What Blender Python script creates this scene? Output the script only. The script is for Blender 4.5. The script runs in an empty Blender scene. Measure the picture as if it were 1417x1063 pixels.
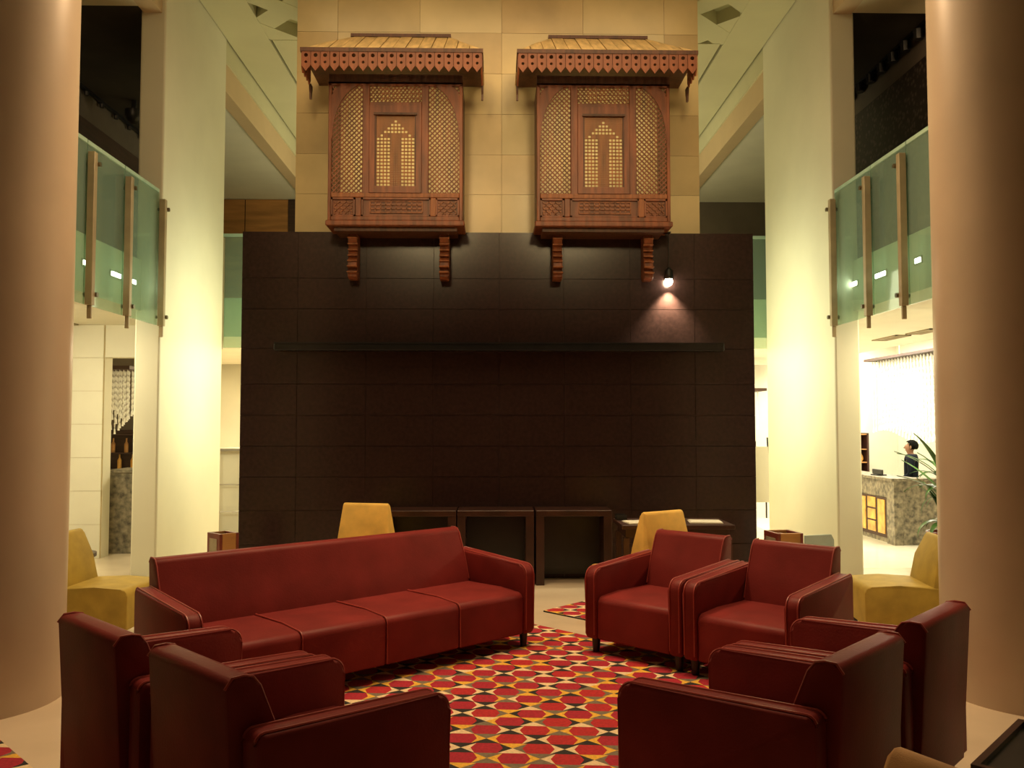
import bpy, bmesh, math, random
from mathutils import Vector, Matrix
R = math.radians
random.seed(7)
S = bpy.context.scene
COL = S.collection

# ------------------------------------------------------------------ camera
cam = bpy.data.cameras.new('camera')
cam.sensor_width = 36.0
cam.lens = 1175.0 / 1417.0 * 36.0
cam.clip_start = 0.05
cam_o = bpy.data.objects.new('camera', cam)
COL.objects.link(cam_o)
cam_o.location = (0, 0, 1.65)
cam_o.rotation_euler = (R(90 + 2.656), 0, R(-1.146))
S.camera = cam_o
S.view_settings.view_transform = 'Standard'
S.view_settings.look = 'None'
S.view_settings.exposure = 0.0
S.view_settings.gamma = 1.0
S.view_settings.use_curve_mapping = False

# ------------------------------------------------------------------ world and lamps
W = bpy.data.worlds.new('lobby_air')
S.world = W
W.use_nodes = True
W.node_tree.nodes['Background'].inputs[0].default_value = (1.0, 0.72, 0.45, 1)
W.node_tree.nodes['Background'].inputs[1].default_value = 0.008

WARM = (1.0, 0.66, 0.34)
AMBER = (1.0, 0.58, 0.25)
CREAM = (1.0, 0.88, 0.55)
GREENISH = (0.97, 1.0, 0.66)


def aim(o, target):
    d = Vector(target) - o.location
    o.rotation_euler = d.to_track_quat('-Z', 'Y').to_euler()


def spot(name, loc, target, power, color, angle=60, blend=0.6, size=0.12):
    l = bpy.data.lights.new(name, 'SPOT')
    l.energy = power; l.color = color; l.spot_size = R(angle); l.spot_blend = blend
    l.shadow_soft_size = size
    o = bpy.data.objects.new(name, l); COL.objects.link(o)
    o.location = loc; aim(o, target)
    return o


def area(name, loc, target, power, color, sx, sy, spread=180):
    l = bpy.data.lights.new(name, 'AREA')
    l.energy = power; l.color = color; l.shape = 'RECTANGLE'; l.size = sx; l.size_y = sy
    l.spread = R(spread)
    o = bpy.data.objects.new(name, l); COL.objects.link(o)
    o.location = loc; aim(o, target)
    return o


# downlights over the seating group
for lx in (-1.2, 1.3):
    spot('seating_downlight', (lx, 5.7, 6.7), (lx * 0.95, 5.7, 0), 560, WARM, 66, 0.9, 0.2)
spot('seating_downlight', (0.1, 7.5, 6.6), (0.1, 7.4, 0), 330, WARM, 52, 0.9, 0.2)  # extra light added to brighten the floor and yellow chairs behind the seats
# soft unseen fill added to even out the light across the atrium
area('atrium_fill', (0.03, 6.6, 6.75), (0.03, 6.6, 0), 110, (1.0, 0.74, 0.42), 4.5, 3.0)
# wash on the stone tower and the two wooden windows
for lx in (-1.2, 1.3):
    spot('tower_wash', (lx, 2.4, 5.7), (lx * 0.9, 9.2, 4.75), 510, (1.0, 0.74, 0.36), 36, 0.8, 0.5)
# round pillars in front
spot('pillar_wash', (-0.5, 7.3, 6.2), (-2.9, 5.3, 2.9), 430, (1.0, 0.66, 0.36), 84, 0.9, 0.4)
spot('pillar_wash', (0.6, 7.3, 6.2), (3.1, 5.3, 2.9), 430, (1.0, 0.66, 0.36), 84, 0.9, 0.4)
# unseen area lights added behind the dark wall to brighten the fin columns
area('fin_fill', (-2.3, 10.3, 2.6), (-3.7, 10.3, 2.75), 44, GREENISH, 1.0, 2.4)
area('fin_fill', (2.38, 10.3, 2.6), (3.75, 10.3, 2.75), 44, GREENISH, 1.0, 2.4)
# light under the balconies and in the rear rooms
area('soffit_light', (-4.9, 8.7, 2.82), (-4.7, 9.4, 0), 95, CREAM, 1.0, 1.2)
area('soffit_light', (5.0, 8.8, 2.82), (4.9, 9.4, 0), 120, CREAM, 1.2, 1.6)
area('rear_light', (-3.0, 14.6, 2.82), (-3.0, 14.6, 0), 330, CREAM, 3.0, 2.5)
area('rear_light', (3.0, 14.6, 2.82), (3.0, 14.6, 0), 330, CREAM, 3.0, 2.5)
area('reception_light', (7.2, 15.4, 3.30), (7.2, 15.4, 0), 340, (1.0, 0.95, 0.76), 1.2, 4.5)
# unseen spots added over the atrium to brighten the balcony edges
for sx in (-1, 1):
    spot('balcony_fill', (-0.8 * sx, 6.6, 6.3), (3.9 * sx, 7.75, 3.1), 230, (1.0, 0.84, 0.55), 36, 0.7, 0.3)
    spot('side_gallery_fill', (4.6 * sx, 8.2, 6.0), (5.1 * sx, 11.5, 5.3), 45, WARM, 56, 0.8, 0.15)  # unseen spot added to lift the dark side gallery
# upper gallery and atrium ceiling
area('gallery_light', (0, 14.6, 4.6), (0, 14.6, 7), 130, CREAM, 4.0, 2.0)


# ------------------------------------------------------------------ materials
def mat(name, col, rough=0.5, var=0.08, scale=6.0, bump=0.0, bscale=60.0, metal=0.0, spec=0.5,
        stretch=(1, 1, 1), emit=None, estr=0.0, coat=0.0):
    m = bpy.data.materials.new(name)
    m.use_nodes = True
    nt = m.node_tree; N = nt.nodes; L = nt.links
    b = N['Principled BSDF']
    b.inputs['Roughness'].default_value = rough
    b.inputs['Metallic'].default_value = metal
    b.inputs['Specular IOR Level'].default_value = spec
    b.inputs['Coat Weight'].default_value = coat
    tc = N.new('ShaderNodeTexCoord')
    mp = N.new('ShaderNodeMapping'); mp.inputs['Scale'].default_value = stretch
    L.new(tc.outputs['Object'], mp.inputs[0])
    nz = N.new('ShaderNodeTexNoise'); nz.inputs['Scale'].default_value = scale
    nz.inputs['Detail'].default_value = 5
    L.new(mp.outputs[0], nz.inputs['Vector'])
    cr = N.new('ShaderNodeValToRGB')
    a = [max(0, c * (1 - var * 2)) for c in col]; z = [min(1, c * (1 + var * 2)) for c in col]
    cr.color_ramp.elements[0].position = 0.3; cr.color_ramp.elements[0].color = (*a, 1)
    cr.color_ramp.elements[1].position = 0.7; cr.color_ramp.elements[1].color = (*z, 1)
    L.new(nz.outputs['Fac'], cr.inputs[0])
    L.new(cr.outputs[0], b.inputs['Base Color'])
    if bump:
        n2 = N.new('ShaderNodeTexNoise'); n2.inputs['Scale'].default_value = bscale
        n2.inputs['Detail'].default_value = 3
        L.new(mp.outputs[0], n2.inputs['Vector'])
        bp = N.new('ShaderNodeBump'); bp.inputs['Strength'].default_value = bump
        bp.inputs['Distance'].default_value = 0.01
        L.new(n2.outputs['Fac'], bp.inputs['Height'])
        L.new(bp.outputs[0], b.inputs['Normal'])
    if emit:
        b.inputs['Emission Color'].default_value = (*emit, 1)
        b.inputs['Emission Strength'].default_value = estr
    return m


def glass_mat(name, tint, body, mix_body):
    m = bpy.data.materials.new(name); m.use_nodes = True
    nt = m.node_tree; N = nt.nodes; L = nt.links
    N.remove(N['Principled BSDF'])
    out = N['Material Output']
    tr = N.new('ShaderNodeBsdfTransparent'); tr.inputs[0].default_value = (*tint, 1)
    df = N.new('ShaderNodeBsdfDiffuse'); df.inputs[0].default_value = (*body, 1)
    gl = N.new('ShaderNodeBsdfGlossy'); gl.inputs['Roughness'].default_value = 0.05
    nz = N.new('ShaderNodeTexNoise'); nz.inputs['Scale'].default_value = 1.3
    mr = N.new('ShaderNodeMapRange')
    mr.inputs[3].default_value = mix_body * 0.8; mr.inputs[4].default_value = mix_body * 1.2
    L.new(nz.outputs['Fac'], mr.inputs[0])
    m1 = N.new('ShaderNodeMixShader'); L.new(mr.outputs[0], m1.inputs[0])
    L.new(tr.outputs[0], m1.inputs[1]); L.new(df.outputs[0], m1.inputs[2])
    lw = N.new('ShaderNodeFresnel'); lw.inputs[0].default_value = 1.35
    ge = N.new('ShaderNodeNewGeometry')          # outer faces only, no false total reflection inside
    inv = N.new('ShaderNodeMath'); inv.operation = 'SUBTRACT'; inv.inputs[0].default_value = 1.0
    L.new(ge.outputs['Backfacing'], inv.inputs[1])
    mu = N.new('ShaderNodeMath'); mu.operation = 'MULTIPLY'
    L.new(lw.outputs[0], mu.inputs[0]); L.new(inv.outputs[0], mu.inputs[1])
    m2 = N.new('ShaderNodeMixShader'); L.new(mu.outputs[0], m2.inputs[0])
    L.new(m1.outputs[0], m2.inputs[1]); L.new(gl.outputs[0], m2.inputs[2])
    L.new(m2.outputs[0], out.inputs[0])
    return m


def mesh_screen_mat(name):
    m = mat(name, (0.035, 0.022, 0.016), 0.6, 0.1, 20)
    nt = m.node_tree; N = nt.nodes; L = nt.links
    b = N['Principled BSDF']
    tc = N.new('ShaderNodeTexCoord')
    vo = N.new('ShaderNodeTexVoronoi'); vo.inputs['Scale'].default_value = 16
    L.new(tc.outputs['Object'], vo.inputs['Vector'])
    cr = N.new('ShaderNodeValToRGB')
    cr.color_ramp.elements[0].position = 0.10; cr.color_ramp.elements[0].color = (0.10, 0.075, 0.06, 1)
    cr.color_ramp.elements[1].position = 0.5; cr.color_ramp.elements[1].color = (0.018, 0.011, 0.009, 1)
    L.new(vo.outputs['Distance'], cr.inputs[0])
    L.new(cr.outputs[0], b.inputs['Base Color'])
    return m


M = {
    'floor': mat('cream_marble', (0.70, 0.58, 0.43), 0.18, 0.05, 1.5),
    'bright_floor': mat('white_marble', (0.80, 0.76, 0.66), 0.15, 0.04, 1.5),
    'cream': mat('cream_plaster', (0.70, 0.62, 0.42), 0.6, 0.02, 2),
    'white': mat('white_plaster', (0.80, 0.77, 0.64), 0.6, 0.02, 2),
    'fin': mat('pale_lacquer', (0.78, 0.76, 0.60), 0.5, 0.02, 1.5),
    'pillar': mat('round_pillar_paint', (0.62, 0.49, 0.36), 0.36, 0.03, 2),
    'ceil': mat('ceiling_paint', (0.60, 0.58, 0.38), 0.8, 0.02, 1.5),
    'coffer': mat('coffer_paint', (0.46, 0.45, 0.25), 0.8, 0.02, 1.5),
    'fascia': mat('warm_fascia', (0.60, 0.45, 0.27), 0.7, 0.02, 2),
    'dark_gap': mat('shadow_gap_profile', (0.10, 0.08, 0.05), 0.8, 0.05, 4),
    'shaded_ceil': mat('unlit_ceiling', (0.035, 0.027, 0.02), 0.8, 0.1, 3),  # missing light over the side gallery is put into this colour
    'band': mat('taupe_band', (0.13, 0.105, 0.08), 0.7, 0.05, 3),
    'dark_band': mat('dark_timber_band', (0.045, 0.02, 0.013), 0.6, 0.15, 3, stretch=(1, 1, 8)),
    'screen': mesh_screen_mat('perforated_screen'),
    'black_tile': mat('black_granite', (0.038, 0.0195, 0.018), 0.24, 0.12, 26, 0.02, 130, spec=0.4),
    'joint': mat('granite_joint', (0.10, 0.06, 0.05), 0.6, 0.1, 8),
    'stone': mat('tower_marble', (0.60, 0.47, 0.245), 0.28, 0.10, 1.1),
    'stone2': mat('tower_marble_pale', (0.64, 0.52, 0.29), 0.26, 0.10, 0.8),
    'stone3': mat('tower_marble_tan', (0.56, 0.42, 0.215), 0.30, 0.10, 1.4),
    'mortar': mat('stone_joint', (0.52, 0.41, 0.22), 0.8, 0.05, 8),
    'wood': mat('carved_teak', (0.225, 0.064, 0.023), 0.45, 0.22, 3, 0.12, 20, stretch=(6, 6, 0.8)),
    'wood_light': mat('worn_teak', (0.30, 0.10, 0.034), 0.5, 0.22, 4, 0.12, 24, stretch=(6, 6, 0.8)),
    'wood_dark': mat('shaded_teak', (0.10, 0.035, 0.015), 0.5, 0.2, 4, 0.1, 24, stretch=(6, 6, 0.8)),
    'roof_wood': mat('canopy_boards', (0.60, 0.41, 0.18), 0.55, 0.15, 3, 0.1, 20, stretch=(6, 1, 1)),
    'shelf': mat('black_steel_shelf', (0.012, 0.012, 0.013), 0.3, 0.1, 8),
    'leather': mat('red_leather', (0.190, 0.0225, 0.0215), 0.5, 0.10, 3.5, 0.10, 90, spec=0.16),
    'piping': mat('red_piping', (0.34, 0.05, 0.042), 0.4, 0.08, 8),
    'leg': mat('black_leg', (0.012, 0.01, 0.009), 0.35, 0.1, 8),
    'mustard': mat('mustard_fabric', (0.82, 0.52, 0.115), 0.75, 0.08, 7, 0.15, 220),
    'olive': mat('olive_mustard_fabric', (0.46, 0.34, 0.06), 0.7, 0.08, 7, 0.15, 220),
    'tan': mat('tan_fabric', (0.50, 0.26, 0.09), 0.7, 0.08, 7, 0.15, 220),
    'dark_wood': mat('dark_wenge', (0.042, 0.014, 0.009), 0.4, 0.2, 4, 0.05, 30, stretch=(1, 8, 1)),
    'orange_wood': mat('honey_veneer', (0.42, 0.20, 0.06), 0.45, 0.14, 2, 0.05, 20, stretch=(0.6, 1, 5)),
    'red_wood': mat('red_stained_wood', (0.18, 0.03, 0.018), 0.4, 0.15, 5),
    'paper': mat('white_paper', (0.70, 0.66, 0.55), 0.7, 0.02, 5),
    'blue_paper': mat('pale_blue_card', (0.42, 0.52, 0.52), 0.6, 0.04, 5),
    'grey_stone': mat('grey_granite', (0.175, 0.15, 0.105), 0.45, 0.35, 14, 0.05, 60),
    'panel_gold': mat('gold_inlay', (0.62, 0.33, 0.07), 0.4, 0.18, 7),
    'post': mat('bronze_post', (0.42, 0.33, 0.20), 0.4, 0.06, 6, metal=0.2),
    'clamp': mat('dark_clamp', (0.16, 0.13, 0.08), 0.35, 0.1, 9, metal=0.7),
    'vent': mat('vent_slats', (0.33, 0.27, 0.17), 0.6, 0.08, 9),
    'glass': glass_mat('green_glass', (0.80, 0.92, 0.83), (0.44, 0.60, 0.50), 0.22),
    'glass_edge': mat('green_glass_edge', (0.42, 0.58, 0.45), 0.2, 0.05, 5),
    'crystal': mat('crystal_bead', (0.92, 0.91, 0.86), 0.15, 0.1, 30, spec=1.0),
    'lamp': mat('lamp_glow', (1, 1, 1), 0.5, 0.0, 3, emit=(1.0, 0.86, 0.6), estr=60),
    'glint': mat('glint_glow', (1, 1, 1), 0.5, 0.0, 3, emit=(1.0, 0.97, 0.85), estr=20),  # glow that imitates lamp reflections in the balustrade glass
    'skin': mat('skin', (0.26, 0.13, 0.08), 0.55, 0.05, 20),
    'hair': mat('black_hair', (0.006, 0.005, 0.0045), 0.8, 0.2, 40, 0.3, 120, spec=0.04),
    'suit': mat('dark_navy_suit', (0.005, 0.007, 0.013), 0.9, 0.1, 20, spec=0.15),
    'leaf': mat('leaf_green', (0.055, 0.17, 0.03), 0.4, 0.25, 6),
    'stem': mat('plant_stem', (0.16, 0.11, 0.05), 0.7, 0.15, 14),
    'pot': mat('red_glazed_pot', (0.30, 0.05, 0.04), 0.25, 0.2, 6),
    'soil': mat('potting_soil', (0.03, 0.02, 0.012), 0.9, 0.3, 30),
    'black': mat('black_plastic', (0.012, 0.012, 0.012), 0.4, 0.1, 9),
    'metal': mat('brushed_metal', (0.45, 0.42, 0.36), 0.35, 0.06, 9, metal=0.9),
    'r_red': mat('rug_crimson', (0.38, 0.012, 0.032), 0.9, 0.10, 60, 0.3, 300),
    'r_red2': mat('rug_scarlet', (0.44, 0.016, 0.022), 0.9, 0.10, 60, 0.3, 300),
    'r_yel': mat('rug_yellow', (0.78, 0.44, 0.05), 0.9, 0.10, 60, 0.3, 300),
    'r_crm': mat('rug_cream', (0.80, 0.62, 0.38), 0.9, 0.08, 60, 0.3, 300),
    'r_gry': mat('rug_grey', (0.19, 0.15, 0.10), 0.9, 0.10, 60, 0.3, 300),
    'r_blk': mat('rug_black', (0.022, 0.018, 0.017), 0.9, 0.10, 60, 0.3, 300),
}


# ------------------------------------------------------------------ building helpers
def root_of(o):
    while o.parent:
        o = o.parent
    return o


def obj(name, bm, m, parent=None, world=True, smooth=False):
    """link bm as one mesh; coordinates are world ones unless the thing is built locally"""
    me = bpy.data.meshes.new(name)
    if parent is not None and world:
        bmesh.ops.translate(bm, vec=-Vector(root_of(parent).location), verts=bm.verts)
    bmesh.ops.recalc_face_normals(bm, faces=bm.faces)
    bm.to_mesh(me); bm.free()
    for mm in (m if isinstance(m, (list, tuple)) else [m]):
        me.materials.append(M[mm])
    if smooth:
        for p in me.polygons: p.use_smooth = True
        try:
            me.set_sharp_from_angle(angle=R(38))
        except Exception:
            pass
    o = bpy.data.objects.new(name, me); COL.objects.link(o)
    if parent is not None: o.parent = parent
    return o


def thing(name, label, cat, loc=(0, 0, 0), rotz=0.0, group=None):
    o = bpy.data.objects.new(name, None); COL.objects.link(o)
    o.empty_display_size = 0.1
    o.location = loc; o.rotation_euler = (0, 0, rotz)
    o['label'] = label; o['category'] = cat
    if group: o['group'] = group
    return o


def tag(o, label, cat, group=None):
    o['label'] = label; o['category'] = cat
    if group: o['group'] = group
    return o


def struct(o, label=None):
    o['kind'] = 'structure'
    if label: o['label'] = label
    return o


def copy_tree(o, parent=None):
    c = o.copy(); COL.objects.link(c)
    c.parent = parent
    for ch in list(o.children):
        copy_tree(ch, c)
    return c


def B(*boxes, bevel=0.0, seg=1):
    """boxes (x0,x1,y0,y1,z0,z1) into a bmesh"""
    bm = bmesh.new()
    for x0, x1, y0, y1, z0, z1 in boxes:
        v = [bm.verts.new((x, y, z)) for z in (z0, z1) for y in (y0, y1) for x in (x0, x1)]
        for f in ((0, 1, 3, 2), (4, 6, 7, 5), (0, 4, 5, 1), (2, 3, 7, 6), (0, 2, 6, 4), (1, 5, 7, 3)):
            bm.faces.new([v[i] for i in f])
    if bevel:
        bmesh.ops.bevel(bm, geom=list(bm.edges), offset=bevel, segments=seg, affect='EDGES', profile=0.5)
    return bm


def prism(poly, a, b, axis='x', bm=None, bevel=0.0, seg=2):
    """polygon in the plane normal to axis, extruded from a to b. x: (y,z)  y: (x,z)  z: (x,y)"""
    own = bm is None
    bm = bm or bmesh.new()
    def P(q, t):
        return {'x': (t, q[0], q[1]), 'y': (q[0], t, q[1]), 'z': (q[0], q[1], t)}[axis]
    va = [bm.verts.new(P(q, a)) for q in poly]
    vb = [bm.verts.new(P(q, b)) for q in poly]
    fa = bm.faces.new(va); fb = bm.faces.new(list(reversed(vb)))
    n = len(poly)
    for i in range(n):
        bm.faces.new((va[i], vb[i], vb[(i + 1) % n], va[(i + 1) % n]))
    if bevel and own:
        ed = list(set(fa.edges) | set(fb.edges))
        bmesh.ops.bevel(bm, geom=ed, offset=bevel, segments=seg, affect='EDGES', profile=0.5)
    return bm


def lathe(profile, seg=24, c=(0, 0, 0), bm=None, cap=True):
    bm = bm or bmesh.new()
    rings = []
    for r, z in profile:
        rings.append([bm.verts.new((c[0] + r * math.cos(2 * math.pi * i / seg),
                                    c[1] + r * math.sin(2 * math.pi * i / seg), c[2] + z)) for i in range(seg)])
    for a, b in zip(rings, rings[1:]):
        for i in range(seg):
            bm.faces.new((a[i], a[(i + 1) % seg], b[(i + 1) % seg], b[i]))
    if cap:
        bm.faces.new(list(reversed(rings[0]))); bm.faces.new(rings[-1])
    return bm


def tube(pts, r, seg=6, bm=None, closed=False):
    bm = bm or bmesh.new()
    pts = [Vector(p) for p in pts]
    rings = []
    n = len(pts)
    for i, p in enumerate(pts):
        if closed:
            d = pts[(i + 1) % n] - pts[i - 1]
        else:
            d = pts[min(i + 1, n - 1)] - pts[max(i - 1, 0)]
        if d.length < 1e-9: d = Vector((0, 0, 1))
        d.normalize()
        u = d.orthogonal() if abs(d.z) > 0.95 else d.cross(Vector((0, 0, 1)))
        if abs(d.z) > 0.95: u = d.cross(Vector((0, 1, 0)))
        u.normalize(); w = d.cross(u)
        rr = r[i] if isinstance(r, (list, tuple)) else r
        rings.append([bm.verts.new(p + rr * (math.cos(2 * math.pi * k / seg) * u + math.sin(2 * math.pi * k / seg) * w))
                      for k in range(seg)])
    pairs = list(zip(rings, rings[1:])) + ([(rings[-1], rings[0])] if closed else [])
    for a, b in pairs:
        for k in range(seg):
            bm.faces.new((a[k], a[(k + 1) % seg], b[(k + 1) % seg], b[k]))
    if not closed:
        bm.faces.new(list(reversed(rings[0]))); bm.faces.new(rings[-1])
    return bm


def arc(cx, cy, rx, ry, a0, a1, n):
    return [(cx + rx * math.cos(R(a0 + (a1 - a0) * i / n)), cy + ry * math.sin(R(a0 + (a1 - a0) * i / n))) for i in range(n + 1)]


# ================================================================== THE SETTING
# floors
struct(obj('floor', B((-7.6, 4.2, -3, 18, -0.36, 0), (4.2, 8.8, -3, 9.7, -0.36, 0)), 'floor'),
       'polished cream marble floor of the lobby')
struct(obj('floor', B((4.2, 8.8, 9.7, 18, -0.5, -0.35)), 'bright_floor'), 'lower white marble floor in front of the reception desk')
struct(obj('trim_1', B((4.2, 5.6, 9.7, 10.0, -0.35, -0.175)), 'bright_floor'), 'marble step down to the reception')

# outer walls of the lobby
struct(obj('wall_back', B((-7.6, 8.8, 18, 18.2, -0.5, 3.6)), 'white'))
struct(obj('wall_left', B((-7.8, -7.6, -3, 18.2, -0.4, 7.2)), 'cream'))
struct(obj('wall_right', B((8.6, 8.8, -3, 18.2, -0.5, 7.2)), 'white'))
struct(obj('wall_front', B((-7.8, 8.8, -3.2, -3, -0.4, 7.2)), 'dark_band'))

# atrium ceiling
struct(obj('ceiling', B((-3.8, 3.86, -3, 18, 7.0, 7.25)), 'coffer'), 'recessed field of the coffered atrium ceiling')
struct(obj('ceiling', B((-3.615, -3.05, -3, 17.6, 6.82, 7.12), (3.11, 3.675, -3, 17.6, 6.82, 7.12),
                        (-3.01, 3.07, 11.3, 17.6, 6.82, 7.12), (-3.01, 3.07, -3, 7.0, 6.82, 7.12)), 'ceil'),
       'pale plaster ceiling around the coffers')
bm = bmesh.new()
for k in range(-14, 22):                     # diagonal coffer ribs, 0.32 wide, one each metre of x+y
    for sgn in (1, -1):
        c0 = (7.855 + k) if sgn == 1 else (14.10 + k)
        # strip |x*sgn + y - c| < .225
        ln = 9.0
        if sgn == 1:
            p = Vector((0.0, c0)); d = Vector((1, -1)).normalized(); n_ = Vector((1, 1)).normalized()
        else:
            p = Vector((0.0, c0)); d = Vector((1, 1)).normalized(); n_ = Vector((-1, 1)).normalized()
        q = [p + d * s * ln + n_ * t * 0.159 for s, t in ((-1, -1), (1, -1), (1, 1), (-1, 1))]
        prism([tuple(v) for v in q], 6.825 + .004 * (sgn > 0), 7.02, 'z', bm)
for co, no in (((-3.06, 0, 0), (-1, 0, 0)), ((3.12, 0, 0), (1, 0, 0)), ((0, 11.32, 0), (0, 1, 0)), ((0, 6.98, 0), (0, -1, 0))):
    bmesh.ops.bisect_plane(bm, geom=list(bm.verts) + list(bm.edges) + list(bm.faces), plane_co=co, plane_no=no, clear_outer=True)
struct(obj('trim_2', bm, 'ceil'), 'diagonal plaster ribs of the coffered ceiling')
for s in (-1, 1):
    o = 0.03
    X = lambda a: o + s * a
    def bx(a0, a1, *r): return (min(X(a0), X(a1)), max(X(a0), X(a1)), *r)
    struct(obj('trim_3', B(bx(3.645, 3.72, 4, 17.6, 6.95, 7.12)), 'dark_gap'), 'dark shadow gap along the atrium ceiling edge')
    struct(obj('trim_4', B(bx(3.675, 3.80, 4, 17.6, 6.55, 6.94)), 'ceil'), 'pale upper fascia of the atrium edge')
    struct(obj('trim_5', B(bx(3.70, 3.90, 4, 17.6, 6.17, 6.56)), 'fascia'), 'warm plaster lower fascia of the atrium edge')
    # side gallery: ceiling, slab
    far = 5.63 if s < 0 else 4.87
    if s > 0:
        struct(obj('ceiling', B(bx(3.90, 8.5, 11.45, 17.6, 6.2, 6.3)), 'white'), 'white ceiling of the rear gallery')
    else:
        struct(obj('ceiling', B(bx(3.90, 4.80, 11.45, 17.6, 6.2, 6.3), bx(4.80, 7.6, 13.6, 17.6, 6.2, 6.3)), 'white'), 'white ceiling of the rear gallery')
    struct(obj('ceiling', B(bx(3.90, far + 0.2, 9.1, 13.6 if s < 0 else 11.45, 6.205, 6.32)), 'shaded_ceil'), 'side gallery ceiling with its lack of light put into the colour')
    struct(obj('ceiling', B(bx(3.90, far + 0.2, 3, 9.1, 6.18, 6.3)), 'cream'), 'cream ceiling of the side gallery')
    struct(obj('ceiling', B(bx(3.87, 6.33 if s > 0 else 7.6, 4, 12.0, 2.87, 3.42)), 'white'), 'white balcony slab and soffit')
struct(obj('ceiling', B((-7.6, 6.33, 12.0, 17.6, 2.87, 3.42)), 'white'), 'white slab of the rear balcony')
struct(obj('ceiling', B((6.33, 8.6, 4, 18, 3.36, 3.42)), 'white'), 'high white ceiling above the reception desk')
# gallery walls
struct(obj('wall_left', B((-5.7, -5.6, 5, 11.5, 5.79, 6.2)), 'band'), 'taupe band high on the left gallery wall')
struct(obj('wall_left', B((-5.7, -5.58, 5, 14.5, 3.42, 5.79)), 'dark_band'), 'dark timber wall of the left gallery')
struct(obj('wall_left', B((-5.7, -5.6, 11.5, 14.5, 5.79, 6.2)), 'band'), 'taupe band of the left gallery, rear part')
struct(obj('wall_right', B((4.9, 5.0, 5, 11.45, 5.81, 6.2)), 'band'), 'taupe band high on the right gallery wall')
struct(obj('wall_right', B((4.87, 5.0, 5, 11.45, 3.42, 5.81)), 'screen'), 'dark perforated screen wall of the right gallery')
wb = struct(obj('wall_back', B((-7.6, 8.6, 17.2, 17.4, 3.42, 6.2)), 'band'), 'brown rear wall of the upper gallery')
for i in range(7):
    x0 = -6.9 + i * 0.92
    if x0 + .9 < -3.9 or i < 4:
        obj('wood_panel', B((x0, min(x0 + 0.9, -4.22), 17.14, 17.2, 3.45, 6.19)), 'orange_wood', wb)
obj('wood_post', B((-4.20, -3.6, 17.13, 17.2, 3.45, 6.19)), 'dark_band', wb)

# ------------------------------------------------------------------ black tiled wall
wall = struct(obj('wall_middle', B((-2.73, 2.82, 9.165, 9.27, 0, 3.725)), 'joint'), 'wide dark granite feature wall')
cols = [-2.73, -2.127, -1.389, -0.665, 0.045, 0.744, 1.467, 2.169, 2.82]
rows = [0, 0.36, 0.72, 1.077, 1.405, 1.736, 2.071, 2.455, 2.885, 3.217, 3.725]
for a, b in zip(cols, cols[1:]):
    for c, d in zip(rows, rows[1:]):
        dy = random.uniform(0, 0.0015)
        g = 0.0025
        obj('tile', B((a + g, b - g, 9.15 - dy, 9.17, c + g, d - g)), 'black_tile', wall)

# stone tower behind and above it
tower = struct(obj('wall_tower', B((-2.20, 2.27, 9.31, 11.0, 0, 7.12)), 'mortar'), 'tall beige marble tower above the dark wall')
cols = [-2.20, -1.75, -0.84, 0.07, 0.98, 1.89, 2.27]
rows = [3.30, 3.73, 4.177, 4.623, 5.08, 5.538, 6.0, 6.46, 6.92, 7.11]
for a, b in zip(cols, cols[1:]):
    for c, d in zip(rows, rows[1:]):
        obj('stone_slab', B((a + 0.0015, b - 0.0015, 9.285 - random.uniform(0, 0.002), 9.315, c + 0.0015, d - 0.0015)),
            random.choice(['stone', 'stone', 'stone2', 'stone3']), tower)

# ground floor walls either side
struct(obj('wall_left', B((-7.6, -4.83, 10.6, 10.8, 0, 2.87), (-4.83, -3.92, 10.6, 10.8, 2.47, 2.87)), 'white'),
       'white tiled wall under the left balcony with a doorway')
wl = struct(obj('wall_left', B((-6.2, -4.835, 10.585, 10.602, 0, 2.87)), 'mortar'), 'tiled face of the white wall under the left balcony')
for i in range(2):
    for j in range(7):
        obj('tile', B((-6.06 + i * .61 + .002, -6.06 + (i + 1) * .61 - .002, 10.575 - random.uniform(0, .003), 10.59, j * .41 + .002, (j + 1) * .41 - .002)), 'white', wl)
struct(obj('wall_left', B((-6.6, -5.2, 13.6, 13.7, 0, 2.87)), 'band'), 'dim rear wall behind the left doorway')

# ------------------------------------------------------------------ columns
def round_column(x, y, r, label):
    t = thing('round_column', label, 'column', (x, y, 0))
    obj('shaft', lathe([(r, 0.0), (r, 7.1)], 72, (x, y, 0)), 'pillar', t, smooth=True)
    return t

round_column(-3.10, 5.20, 0.48, 'thick round cream pillar in the left foreground behind the red armchairs')
round_column(3.26, 5.20, 0.48, 'thick round cream pillar in the right foreground, beside the potted plant')

def fin_column(x0, x1, y0, y1, label):
    t = thing('fin_column', label, 'column', ((x0 + x1) / 2, (y0 + y1) / 2, 0))
    obj('shaft', B((x0, x1, y0, y1, 0, 7.1), bevel=0.02, seg=2), 'fin', t)
    return t

fin_column(-3.90, -3.625, 9.23, 11.32, 'tall pale rectangular column left of the dark wall')
fin_column(3.685, 3.96, 9.11, 11.42, 'tall pale rectangular column right of the dark wall, before the reception')

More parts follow.
